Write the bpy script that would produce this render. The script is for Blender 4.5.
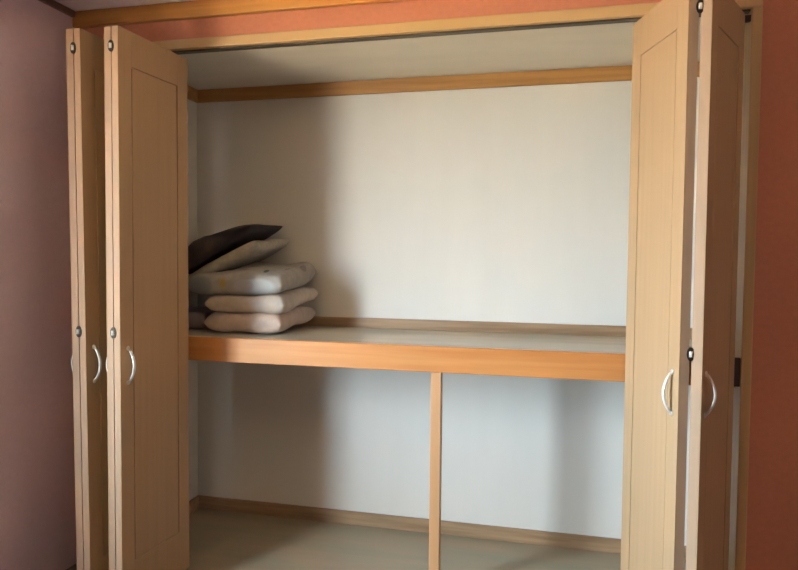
import bpy, bmesh, math, random
from mathutils import Vector, Matrix
random.seed(4)
for o in list(bpy.data.objects): bpy.data.objects.remove(o)
SC = bpy.context.scene
COL = SC.collection

# ------------------------------------------------------------------ camera
YAW, PITCH, ROLL = 0.23486, 0.04073, 0.00927
fw = Vector((-math.sin(YAW)*math.cos(PITCH), math.cos(YAW)*math.cos(PITCH), -math.sin(PITCH)))
rt = Vector((math.cos(YAW), math.sin(YAW), 0)); up = rt.cross(fw)
r2 = math.cos(ROLL)*rt + math.sin(ROLL)*up; u2 = -math.sin(ROLL)*rt + math.cos(ROLL)*up
cd = bpy.data.cameras.new('camera'); cam = bpy.data.objects.new('camera', cd); COL.objects.link(cam)
m = Matrix.Identity(4)
for i in range(3):
    m[i][0], m[i][1], m[i][2] = r2[i], u2[i], -fw[i]
m.translation = Vector((0.0, -2.2, 1.2055))
cam.matrix_world = m
cd.sensor_width = 36.0; cd.lens = 650/798*36; cd.clip_start = 0.02
SC.camera = cam

# ------------------------------------------------------------------ world, daylight, exposure
W = bpy.data.worlds.new('overcast_sky'); SC.world = W; W.use_nodes = True
bg = W.node_tree.nodes['Background']
bg.inputs[0].default_value = (0.68, 0.845, 1.0, 1); bg.inputs[1].default_value = 12.8
SC.view_settings.view_transform = 'Standard'; SC.view_settings.look = 'None'
SC.view_settings.gamma = 1.0; SC.view_settings.use_curve_mapping = False
SC.view_settings.exposure = 2.97

# hazy sun on the garden outside; it runs along the house and does not enter the window
sl = bpy.data.lights.new('sun', 'SUN'); sl.energy = 23.0; sl.angle = math.radians(3); sl.color = (1.0, 0.87, 0.71)
so = bpy.data.objects.new('sun', sl); COL.objects.link(so); so.location = (-6, -8, 8)
so.rotation_euler = Vector((-0.12, 0.75, -0.9)).to_track_quat('-Z', 'Y').to_euler()

# window openings (in wall_left, out of frame): y0, y1, z0, z1
WIN = [(-1.88, -1.18, 0.55, 1.80)]
XL = -1.826          # room face of the left wall
for k, (y0, y1, z0, z1) in enumerate(WIN):      # sampling portal in the window opening
    ld = bpy.data.lights.new('window_portal', 'AREA'); ld.shape = 'RECTANGLE'
    ld.size = z1-z0; ld.size_y = y1-y0; ld.cycles.is_portal = True
    lo = bpy.data.objects.new('window_portal', ld); COL.objects.link(lo)
    lo.location = (XL-0.09, (y0+y1)/2, (z0+z1)/2); lo.rotation_euler = (0, -math.pi/2, 0)

# ------------------------------------------------------------------ materials
def mat(name, col, rough=0.6, var=0.0, scale=(6, 6, 6), bump=0.0, col2=None, metal=0.0, spec=0.5, detail=4.0, lo=0.35, hi=0.65):
    M = bpy.data.materials.new(name); M.use_nodes = True
    nt = M.node_tree; b = nt.nodes['Principled BSDF']
    b.inputs['Roughness'].default_value = rough; b.inputs['Metallic'].default_value = metal
    b.inputs['Specular IOR Level'].default_value = spec
    tc = nt.nodes.new('ShaderNodeTexCoord'); mp = nt.nodes.new('ShaderNodeMapping')
    mp.inputs['Scale'].default_value = scale
    nt.links.new(tc.outputs['Object'], mp.inputs['Vector'])
    no = nt.nodes.new('ShaderNodeTexNoise'); no.inputs['Scale'].default_value = 1.0
    no.inputs['Detail'].default_value = detail
    nt.links.new(mp.outputs[0], no.inputs['Vector'])
    rp = nt.nodes.new('ShaderNodeValToRGB')
    c2 = col2 if col2 else tuple(c*(1-var) for c in col)
    rp.color_ramp.elements[0].position = lo; rp.color_ramp.elements[0].color = (*c2, 1)
    rp.color_ramp.elements[1].position = hi; rp.color_ramp.elements[1].color = (*col, 1)
    nt.links.new(no.outputs['Fac'], rp.inputs['Fac']); nt.links.new(rp.outputs[0], b.inputs['Base Color'])
    if bump:
        bp = nt.nodes.new('ShaderNodeBump'); bp.inputs['Strength'].default_value = bump; bp.inputs['Distance'].default_value = 0.002
        nt.links.new(no.outputs['Fac'], bp.inputs['Height']); nt.links.new(bp.outputs[0], b.inputs['Normal'])
    return M
DOOR = mat('door_veneer', (0.40, 0.252, 0.138), 0.55, scale=(60, 60, 1.6), col2=(0.375, 0.234, 0.126), bump=0.04, spec=0.2)
DEDGE = mat('door_edge_veneer', (0.42, 0.27, 0.175), 0.55, scale=(40, 40, 2), col2=(0.385, 0.245, 0.155), spec=0.2)
FASCIA = mat('shelf_fascia_wood', (0.54, 0.235, 0.075), 0.42, scale=(1.3, 25, 30), col2=(0.45, 0.165, 0.046), spec=0.3, bump=0.03)
POST = mat('post_wood', (0.52, 0.265, 0.122), 0.45, scale=(40, 40, 1.2), col2=(0.47, 0.24, 0.108))
BATTEN = mat('closet_batten_wood', (0.40, 0.25, 0.14), 0.5, scale=(2.6, 30, 40), col2=(0.27, 0.155, 0.08))
CORNICE = mat('closet_cornice_wood', (0.47, 0.235, 0.07), 0.5, scale=(2.0, 30, 40), col2=(0.36, 0.17, 0.05))
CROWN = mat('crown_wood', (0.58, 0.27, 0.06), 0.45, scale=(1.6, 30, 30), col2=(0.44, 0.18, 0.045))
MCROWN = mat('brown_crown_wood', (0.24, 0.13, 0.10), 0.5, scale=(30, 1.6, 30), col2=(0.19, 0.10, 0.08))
CASING = mat('casing_wood', (0.55, 0.345, 0.165), 0.5, scale=(1.4, 30, 30), col2=(0.55, 0.34, 0.14))
JAMB = mat('jamb_wood', (0.58, 0.36, 0.17), 0.5, scale=(30, 30, 1.4), col2=(0.50, 0.30, 0.13))
SALMON = mat('salmon_wallpaper', (0.57, 0.215, 0.125), 0.85, scale=(55, 55, 55), col2=(0.54, 0.20, 0.115), bump=0.08)
MAUVE = mat('mauve_wallpaper', (0.70, 0.54, 0.64), 0.85, scale=(60, 60, 60), col2=(0.67, 0.515, 0.61), bump=0.08)
WHITE = mat('closet_white_board', (0.68, 0.635, 0.58), 0.75, scale=(8, 8, 1.0), col2=(0.66, 0.615, 0.56))
CCEIL = mat('closet_ceiling_board', (0.68, 0.62, 0.53), 0.8, scale=(3, 12, 3), col2=(0.65, 0.59, 0.50))
RCEIL = mat('room_ceiling_paper', (0.84, 0.78, 0.79), 0.9, scale=(40, 40, 40), col2=(0.80, 0.74, 0.75), bump=0.1)
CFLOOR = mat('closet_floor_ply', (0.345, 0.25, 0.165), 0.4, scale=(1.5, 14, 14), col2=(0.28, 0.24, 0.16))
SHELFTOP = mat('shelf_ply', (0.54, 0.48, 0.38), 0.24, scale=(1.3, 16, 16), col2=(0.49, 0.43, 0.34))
RFLOOR = mat('room_floor_wood', (0.13, 0.075, 0.045), 0.5, scale=(20, 1.2, 20), col2=(0.10, 0.055, 0.03))
CREAMW = mat('rear_wallpaper', (0.14, 0.06, 0.04), 0.9, scale=(50, 50, 50), col2=(0.125, 0.053, 0.035))
SIDEWALL = mat('right_wallpaper', (0.57, 0.40, 0.31), 0.85, scale=(50, 50, 50), col2=(0.54, 0.375, 0.29))
GROUND = mat('garden_earth', (0.50, 0.36, 0.20), 0.95, scale=(1.5, 1.5, 1.5), col2=(0.42, 0.30, 0.16))
CHROME = mat('satin_steel', (0.72, 0.70, 0.67), 0.28, scale=(30, 30, 30), col2=(0.66, 0.64, 0.61), metal=0.35)
DARKMETAL = mat('dark_bronze', (0.045, 0.03, 0.02), 0.45, scale=(30, 30, 30), col2=(0.03, 0.02, 0.014), metal=0.5)
JHINGE = mat('rust_brown_hinge', (0.045, 0.016, 0.010), 0.5, scale=(30, 30, 30), col2=(0.035, 0.012, 0.008))
TRACK = mat('track_dark_brown', (0.10, 0.075, 0.045), 0.5, scale=(10, 30, 30), col2=(0.08, 0.06, 0.035))  # dark brown of the door track itself
WFRAME = mat('window_aluminium', (0.55, 0.54, 0.52), 0.4, scale=(20, 20, 20), col2=(0.5, 0.49, 0.47), metal=0.6)
GLASS = bpy.data.materials.new('window_glass'); GLASS.use_nodes = True
nt = GLASS.node_tree; nt.nodes.clear()
o_ = nt.nodes.new('ShaderNodeOutputMaterial'); mx = nt.nodes.new('ShaderNodeMixShader'); lw = nt.nodes.new('ShaderNodeLayerWeight'); lw.inputs[0].default_value = 0.5; pw = nt.nodes.new('ShaderNodeMath'); pw.operation = 'POWER'; pw.inputs[1].default_value = 5.0; fr = nt.nodes.new('ShaderNodeMath'); fr.operation = 'MULTIPLY_ADD'; fr.inputs[1].default_value = 0.9; fr.inputs[2].default_value = 0.04; nt.links.new(lw.outputs['Facing'], pw.inputs[0]); nt.links.new(pw.outputs[0], fr.inputs[0])
tr = nt.nodes.new('ShaderNodeBsdfTransparent'); gl = nt.nodes.new('ShaderNodeBsdfGlossy'); gl.inputs['Roughness'].default_value = 0.02
tr.inputs[0].default_value = (0.95, 0.97, 0.96, 1)
nt.links.new(fr.outputs[0], mx.inputs[0]); nt.links.new(tr.outputs[0], mx.inputs[1]); nt.links.new(gl.outputs[0], mx.inputs[2]); nt.links.new(mx.outputs[0], o_.inputs[0])

# ------------------------------------------------------------------ helpers
def link(name, bm, M, parent=None, smooth=False):
    me = bpy.data.meshes.new(name); bmesh.ops.recalc_face_normals(bm, faces=bm.faces); bm.to_mesh(me); bm.free()
    if smooth:
        for p in me.polygons: p.use_smooth = True
    me.materials.append(M)
    o = bpy.data.objects.new(name, me); COL.objects.link(o)
    if parent: o.parent = parent
    return o
def add_box(bm, x0, x1, y0, y1, z0, z1, bev=0.0):
    r = bmesh.ops.create_cube(bm, size=1.0); vs = r['verts']
    for v in vs:
        v.co = Vector(((x0+x1)/2+v.co.x*(x1-x0), (y0+y1)/2+v.co.y*(y1-y0), (z0+z1)/2+v.co.z*(z1-z0)))
    if bev:
        es = list({e for v in vs for e in v.link_edges})
        bmesh.ops.bevel(bm, geom=es, offset=bev, segments=2, affect='EDGES', profile=0.5)
def box(name, x0, x1, y0, y1, z0, z1, M, parent=None, bev=0.0):
    bm = bmesh.new(); add_box(bm, x0, x1, y0, y1, z0, z1, bev); return link(name, bm, M, parent)
def boxes(name, lst, M, parent=None, bev=0.0):
    bm = bmesh.new()
    for b in lst: add_box(bm, *b, bev)
    return link(name, bm, M, parent)
def S(o): o['kind'] = 'structure'; return o
def thing(name, loc, label, cat, group=None):
    o = bpy.data.objects.new(name, None); COL.objects.link(o); o.location = loc; o.empty_display_size = 0.1
    o['label'] = label; o['category'] = cat
    if group: o['group'] = group
    o['kind'] = 'thing'
    return o
def tube(bm, pts, rads, n=10, cap=True):
    rings = []
    for i, p in enumerate(pts):
        a = pts[max(i-1, 0)]; b = pts[min(i+1, len(pts)-1)]; t = (b-a).normalized()
        s = Vector((0, 1, 0)) if abs(t.y) < 0.9 else Vector((1, 0, 0))
        e1 = t.cross(s).normalized(); e2 = t.cross(e1)
        ra, rb = rads[i]
        rings.append([bm.verts.new(p+e1*ra*math.cos(2*math.pi*k/n)+e2*rb*math.sin(2*math.pi*k/n)) for k in range(n)])
    for a, b in zip(rings, rings[1:]):
        for k in range(n): bm.faces.new((a[k], a[(k+1) % n], b[(k+1) % n], b[k]))
    if cap: bm.faces.new(rings[0]); bm.faces.new(rings[-1][::-1])

# ------------------------------------------------------------------ room shell
ZC = 2.145           # room ceiling
XR, YB = 2.30, -4.2  # right and rear walls
OX0, OX1, ZH = -1.635, 0.566, 1.975       # closet opening
CX0, CX1, CY = -1.651, 0.640, 0.580       # closet interior
ZCC = 1.984          # closet ceiling
S(box('floor', XL-0.12, XR+0.12, YB-0.12, 0.0, -0.10, -0.015, RFLOOR))
S(box('ceiling', XL-0.12, XR+0.12, YB-0.12, 0.13, ZC, ZC+0.1, RCEIL))
S(box('wall_right', XR, XR+0.12, YB-0.12, 0.13, -0.10, ZC, SIDEWALL))
S(box('wall_rear', XL-0.12, XR, YB-0.12, YB, -0.10, ZC, CREAMW))
# left wall with its window opening(s)
parts = []; yprev = YB
for (y0, y1, z0, z1) in WIN:
    parts += [(XL-0.12, XL, yprev, y0, -0.10, ZC), (XL-0.12, XL, y0, y1, -0.10, z0), (XL-0.12, XL, y0, y1, z1, ZC)]; yprev = y1
parts.append((XL-0.12, XL, yprev, 0.13, -0.10, ZC))
S(boxes('wall_left', parts, MAUVE))
# wall around the closet opening
S(boxes('wall_front', [(XL, XR, 0.0, 0.045, ZH+0.036, ZC), (OX1+0.030, XR, 0.0, 0.045, -0.10, ZH+0.036), (XL, OX0-0.030, 0.0, 0.045, -0.10, ZH+0.036)], SALMON))
S(box('wall_closet_back', CX0-0.1, CX1+0.1, CY, CY+0.1, -0.10, ZCC+0.12, WHITE))
S(box('wall_closet_left', CX0-0.1, CX0, 0.045, CY, -0.10, ZCC+0.12, WHITE))
S(box('wall_closet_right', CX1, CX1+0.1, 0.045, CY, -0.10, ZCC+0.12, WHITE))
S(box('ceiling_closet', CX0, CX1, 0.045, CY, ZCC, ZCC+0.20, CCEIL))
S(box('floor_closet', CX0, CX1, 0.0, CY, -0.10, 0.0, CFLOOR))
for n, (y0, y1, z0, z1) in enumerate(WIN, 1):
    w = S(boxes('window_%d' % n, [(XL-0.10, XL-0.05, y0, y0+0.03, z0, z1), (XL-0.10, XL-0.05, y1-0.03, y1, z0, z1),
        (XL-0.10, XL-0.05, y0+0.03, y1-0.03, z0, z0+0.03), (XL-0.10, XL-0.05, y0+0.03, y1-0.03, z1-0.03, z1)], WFRAME))
    box('pane', XL-0.078, XL-0.072, y0+0.03, y1-0.03, z0+0.03, z1-0.03, GLASS, w)
    box('sill', XL-0.05, XL+0.03, y0-0.02, y1+0.02, z0-0.02, z0, CASING, w)
S(box('ground_outside', -14, XL-0.14, -12, 8, -0.60, -0.50, GROUND))

# trims
t1 = S(box('trim_1', OX0-0.030, OX1+0.030, -0.012, 0.045, ZH, ZH+0.036, CASING, bev=0.003))
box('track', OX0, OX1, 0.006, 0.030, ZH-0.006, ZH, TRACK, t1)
S(box('trim_2', OX1, OX1+0.030, -0.012, 0.17, -0.015, ZH, JAMB, bev=0.003))
S(box('trim_3', OX0-0.030, OX0, -0.012, 0.045, -0.015, ZH, JAMB, bev=0.003))
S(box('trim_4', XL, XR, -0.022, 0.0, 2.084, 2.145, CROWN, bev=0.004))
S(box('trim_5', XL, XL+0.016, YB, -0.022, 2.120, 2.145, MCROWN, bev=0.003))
S(box('trim_7', CX0, CX0+0.016, 0.045, CY-0.016, ZCC-0.058, ZCC, CORNICE, bev=0.002))
S(box('trim_8', CX1-0.016, CX1, 0.045, CY-0.016, ZCC-0.058, ZCC, CORNICE, bev=0.002))
S(box('trim_6', CX0, CX1, CY-0.016, CY, ZCC-0.058, ZCC, CORNICE, bev=0.002))
S(box('baseboard_closet_back', CX0, CX1, CY-0.012, CY, 0.0, 0.059, BATTEN, bev=0.002))
S(box('baseboard_closet_left', CX0, CX0+0.012, 0.045, CY-0.012, 0.0, 0.059, BATTEN, bev=0.002))

# ------------------------------------------------------------------ closet shelf
sh = thing('closet_shelf', (0, 0, 0), 'wooden closet shelf with orange front rail and slim centre post', 'shelf')
box('shelf_board', CX0, CX1, 0.071, CY, 0.872, 0.897, SHELFTOP, sh)
box('front_rail', CX0, CX1, 0.045, 0.071, 0.805, 0.897, FASCIA, sh, 0.002)
box('back_batten', CX0, CX1, CY-0.012, CY, 0.897, 0.940, BATTEN, sh, 0.002)
box('post', -0.419, -0.382, 0.046, 0.083, 0.0, 0.805, POST, sh, 0.002)

# ------------------------------------------------------------------ folding doors
PW, PT, Z0, Z1 = 0.368, 0.0245, 0.010, 1.943
def handle(parent, x, sy, z0=0.785, z1=0.900):
    # bow handle on the front face (front face looks to local -y when sy=1)
    bm = bmesh.new(); n = 16; pts = []; rads = []
    for i in range(n+1):
        u = i/n; pts.append(Vector((x, -sy*(0.001+0.024*math.sin(math.pi*u)**0.8), z0+(z1-z0)*u)))
        w = 0.0042+0.0022*math.sin(math.pi*u); rads.append((w, 0.0036) if True else (w, w))
    tube(bm, pts, rads)
    h = link('handle', bm, CHROME, parent, True)
    for zz in (z0, z1):
        bm = bmesh.new()
        c = bmesh.ops.create_cone(bm, cap_ends=True, segments=14, radius1=0.008, radius2=0.006, depth=0.003)
        bmesh.ops.rotate(bm, verts=c['verts'], cent=(0, 0, 0), matrix=Matrix.Rotation(sy*math.pi/2, 3, 'X'))
        bmesh.ops.translate(bm, verts=c['verts'], vec=(x, -sy*0.0015, zz))
        link('handle_foot', bm, CHROME, parent, True)
def leaf(parent, H, end, side, gap, Z1, PW, PT):
    """leaf from the fold axis H to its track end; side=+1: front face lies clockwise (right) of H->end"""
    d = Vector((end[0]-H[0], end[1]-H[1], 0)).normalized()
    ang = math.atan2(d.y, d.x)
    # local x along the leaf from the fold, local -y*side towards the front face; local y=0 is the front face plane
    sy = side
    n = Vector((d.y, -d.x, 0))*side           # front normal
    off = n*(gap/2+PT)
    o = box('leaf', 0, PW, 0 if sy > 0 else -(PT-0.004)-0.004, (PT-0.004)+0.004 if sy > 0 else 0, Z0, Z1, DEDGE)
    # shrink the core so that the frame can stand proud of it
    for v in o.data.vertices:
        if abs(v.co.y) < 1e-6: v.co.y = 0.004*sy
    o.parent = parent; o.location = Vector((off.x, off.y, 0)); o.rotation_euler = (0, 0, ang)
    st, rt_, rb = 0.062, 0.115, 0.16
    def fbox(name, x0, x1, z0, z1, dep, bev):
        a, b = sorted((dep*sy, 0.004*sy)); box(name, x0, x1, a, b, z0, z1, DOOR, o, bev)
    fbox('stile', 0, st, Z0, Z1, 0.0, 0.0008); fbox('stile', PW-st, PW, Z0, Z1, 0.0, 0.0008)
    fbox('top_rail', st, PW-st, Z1-rt_, Z1, 0.0, 0.0008); fbox('bottom_rail', st, PW-st, Z0, Z0+rb, 0.0, 0.0008)
    g = 0.0034
    fbox('centre_panel', st+g, PW-st-g, Z0+rb+g, Z1-rt_-g, 0.0006, 0.0012)
    handle(o, 0.036, sy)
    return o
def folding_door(H, endL, endR, gap, label, tilt=0.0, Z1=Z1, pw=PW, pt=PT, hz=(0.12, 0.954, 1.880), hh=0.038):
    t = thing('closet_folding_door', (H[0], H[1], 0), label, 'door', 'folding closet doors')
    t.rotation_euler = (0, tilt, 0)
    leaf(t, H, endL, -1, gap, Z1, pw, pt); leaf(t, H, endR, 1, gap, Z1, pw, pt)
    for z in hz:
        bm = bmesh.new(); n = 16
        # oval bronze cup let into both fold edges, with a bright pin in the middle
        ring = [bm.verts.new((0.0105*math.cos(2*math.pi*k/n), -0.0035, z+hh/2*math.sin(2*math.pi*k/n))) for k in range(n)]
        back = [bm.verts.new((v.co.x, 0.010, v.co.z)) for v in ring]
        bm.faces.new(ring); bm.faces.new(back[::-1])
        for k in range(n): bm.faces.new((ring[k], back[k], back[(k+1) % n], ring[(k+1) % n]))
        h = link('hinge', bm, DARKMETAL, t)
        bm = bmesh.new()
        tube(bm, [Vector((0, -0.005, z-hh*0.20)), Vector((0, -0.005, z+hh*0.20))], [(0.0045, 0.0045)]*2, 10)
        link('pin', bm, CHROME, h, True)
    return t
folding_door((-1.517, -0.362), (-1.553, 0.006), (-1.502, 0.006), 0.003, 'tan wood folding door pair folded shut beside the mauve wall', tilt=-0.0105)
folding_door((-1.400, -0.356), (-1.410, 0.012), (-1.376, 0.012), 0.003, 'tan wood folding door pair folded shut in front of the cushion stack')
RH = (0.362, -0.312)
rd = folding_door(RH, (0.262, 0.016), (0.524, 0.014), 0.006, 'tan wood folding door pair left half open in a narrow V by the reddish wall', Z1=1.957, pw=0.355, pt=0.028)
for z, hz2 in ((0.12, 0.045), (0.862, 0.045), (1.945, 0.010)):
    box('jamb_hinge', 0.534-RH[0], OX1-RH[0], -0.004-RH[1], 0.010-RH[1], z-hz2, z+hz2, JHINGE, rd, 0.002)

# ------------------------------------------------------------------ cushions
def cushion(name, M, wx, dy, th, loc, rot, label, group='cushions stacked on the closet shelf', nx=26, pinch=0.035, e=3.2, sag=0.0, seed=0, deform=None):
    rnd = random.Random(seed); ph = [rnd.uniform(0, 6.28) for _ in range(6)]
    bm = bmesh.new(); top = []; bot = []
    for i in range(nx+1):
        rt1, rb1 = [], []
        for j in range(nx+1):
            u = -1+2*i/nx; v = -1+2*j/nx
            # pinch the sides inward between the corners
            x = u*(1-pinch*(1-v*v))*wx/2; y = v*(1-pinch*(1-u*u))*dy/2
            h = max(0.0, (1-abs(u)**(2*e))*(1-abs(v)**(2*e)))**0.33
            wr = 0.07*math.sin(5*u+2.1*v+ph[0])+0.06*math.sin(3*v-4*u+ph[1])+0.05*math.sin(8*u*v+ph[2])
            h2 = h*th/2
            zt = h2*(1+wr); zb = -h2*(1+0.6*wr)
            cz = -sag*(u*u) + 0.004*math.sin(4*v+ph[3])
            rt1.append(bm.verts.new((x, y, zt+cz))); 
            rb1.append(rt1[-1] if (i in (0, nx) or j in (0, nx)) else bm.verts.new((x, y, zb+cz)))
        top.append(rt1); bot.append(rb1)
    for i in range(nx):
        for j in range(nx):
            bm.faces.new((top[i][j], top[i+1][j], top[i+1][j+1], top[i][j+1]))
            bm.faces.new((bot[i][j], bot[i][j+1], bot[i+1][j+1], bot[i+1][j]))
    if deform:
        for v in bm.verts: v.co = deform(v.co)
    o = link(name, bm, M, None, True)
    o.location = loc; o.rotation_euler = rot
    o['label'] = label; o['category'] = 'cushion'; o['group'] = group
    sd = o.modifiers.new('smooth', 'SUBSURF'); sd.levels = 1; sd.render_levels = 1
    return o
CREAM1 = mat('cream_cotton', (0.50, 0.39, 0.325), 0.9, scale=(25, 25, 25), col2=(0.44, 0.335, 0.28), bump=0.15)
CREAM2 = mat('pale_cotton', (0.50, 0.415, 0.345), 0.9, scale=(25, 25, 25), col2=(0.44, 0.36, 0.295), bump=0.15)
LGREY = mat('light_grey_cotton', (0.36, 0.31, 0.25), 0.9, scale=(40, 40, 40), col2=(0.29, 0.245, 0.195), bump=0.15)
DBROWN = mat('dark_brown_cotton', (0.050, 0.033, 0.030), 0.85, scale=(20, 20, 20), col2=(0.030, 0.022, 0.022), bump=0.15)
DMAUVE = mat('dull_mauve_cotton', (0.34, 0.26, 0.26), 0.9, scale=(20, 20, 20), col2=(0.29, 0.22, 0.22), bump=0.15)
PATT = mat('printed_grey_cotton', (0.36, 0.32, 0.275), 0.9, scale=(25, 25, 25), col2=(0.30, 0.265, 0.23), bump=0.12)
def add_print_and_light(M, blobs):
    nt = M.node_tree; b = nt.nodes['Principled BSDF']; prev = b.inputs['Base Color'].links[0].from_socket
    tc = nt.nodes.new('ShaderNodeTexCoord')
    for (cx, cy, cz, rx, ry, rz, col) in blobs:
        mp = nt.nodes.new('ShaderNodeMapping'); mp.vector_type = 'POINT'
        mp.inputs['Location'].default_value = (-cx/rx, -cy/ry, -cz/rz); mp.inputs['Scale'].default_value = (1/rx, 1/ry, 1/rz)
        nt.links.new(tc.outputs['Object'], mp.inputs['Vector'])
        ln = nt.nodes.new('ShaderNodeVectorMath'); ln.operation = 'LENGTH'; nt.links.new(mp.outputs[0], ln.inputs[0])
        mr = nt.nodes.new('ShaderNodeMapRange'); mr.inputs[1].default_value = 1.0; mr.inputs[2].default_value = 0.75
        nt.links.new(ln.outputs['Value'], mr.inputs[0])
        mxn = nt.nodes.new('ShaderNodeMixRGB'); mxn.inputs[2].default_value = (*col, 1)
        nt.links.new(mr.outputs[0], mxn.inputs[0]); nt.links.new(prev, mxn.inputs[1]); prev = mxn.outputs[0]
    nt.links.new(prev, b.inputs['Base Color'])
add_print_and_light(PATT, [(0.10, -0.19, -0.004, 0.085, 0.075, 0.036, (0.40, 0.41, 0.40)), (0.04, -0.19, 0.0, 0.05, 0.06, 0.03, (0.36, 0.33, 0.34)), (-0.05, -0.20, 0.012, 0.016, 0.06, 0.024, (0.40, 0.28, 0.09)),  # pale corner blob paints in light falling there; yellow and dark marks are print
    (-0.15, -0.19, 0.0, 0.06, 0.08, 0.045, (0.25, 0.25, 0.245)),
    (0.115, -0.125, 0.05, 0.010, 0.022, 0.03, (0.09, 0.10, 0.09)), (0.165, -0.03, 0.05, 0.006, 0.035, 0.06, (0.24, 0.20, 0.17)), (0.19, 0.08, 0.04, 0.014, 0.030, 0.04, (0.22, 0.18, 0.17)),
    (0.03, -0.13, 0.05, 0.018, 0.012, 0.03, (0.24, 0.21, 0.20))])
ZS = 0.897
cushion('floor_cushion', CREAM1, 0.345, 0.40, 0.086, (-1.205, 0.350, ZS+0.056), (0.05, 0, 0.0), 'cream cushion lying flat on the shelf at the bottom of the stack', seed=1)
cushion('floor_cushion', CREAM2, 0.355, 0.40, 0.080, (-1.197, 0.350, ZS+0.136), (0.09, 0, 0.0), 'cream cushion second from the bottom, under the printed grey cushion', seed=2)
cushion('floor_cushion', PATT, 0.43, 0.40, 0.098, (-1.240, 0.345, ZS+0.218), (0.13, -0.02, 0.0), 'grey cushion with yellow print and light painted on its front corner in the middle of the stack', seed=3)
cushion('floor_cushion', LGREY, 0.42, 0.36, 0.055, (-1.342, 0.365, ZS+0.282), (0.06, -0.47, 0.0), 'thin light grey cushion tilted under the dark brown one', seed=5)
def slump(c):
    u = c.x/0.21
    if c.z < 0: return Vector((c.x, c.y, c.z*0.35))
    f = 0.100-(u+0.30)*0.066 if u > -0.30 else 0.100-(-0.30-u)*0.07
    return Vector((c.x, c.y, c.z*f/0.05))
cushion('floor_cushion', DBROWN, 0.42, 0.36, 0.100, (-1.368, 0.365, ZS+0.340), (0.06, -0.52, 0.0), 'dark brown cushion slumped on top of the stack', seed=6, deform=slump)
cushion('floor_cushion', DMAUVE, 0.23, 0.30, 0.075, (-1.52, 0.380, ZS+0.042), (0.0, 0, 0.0), 'dull mauve cushion tucked on the shelf between stack and closet side wall', seed=7)
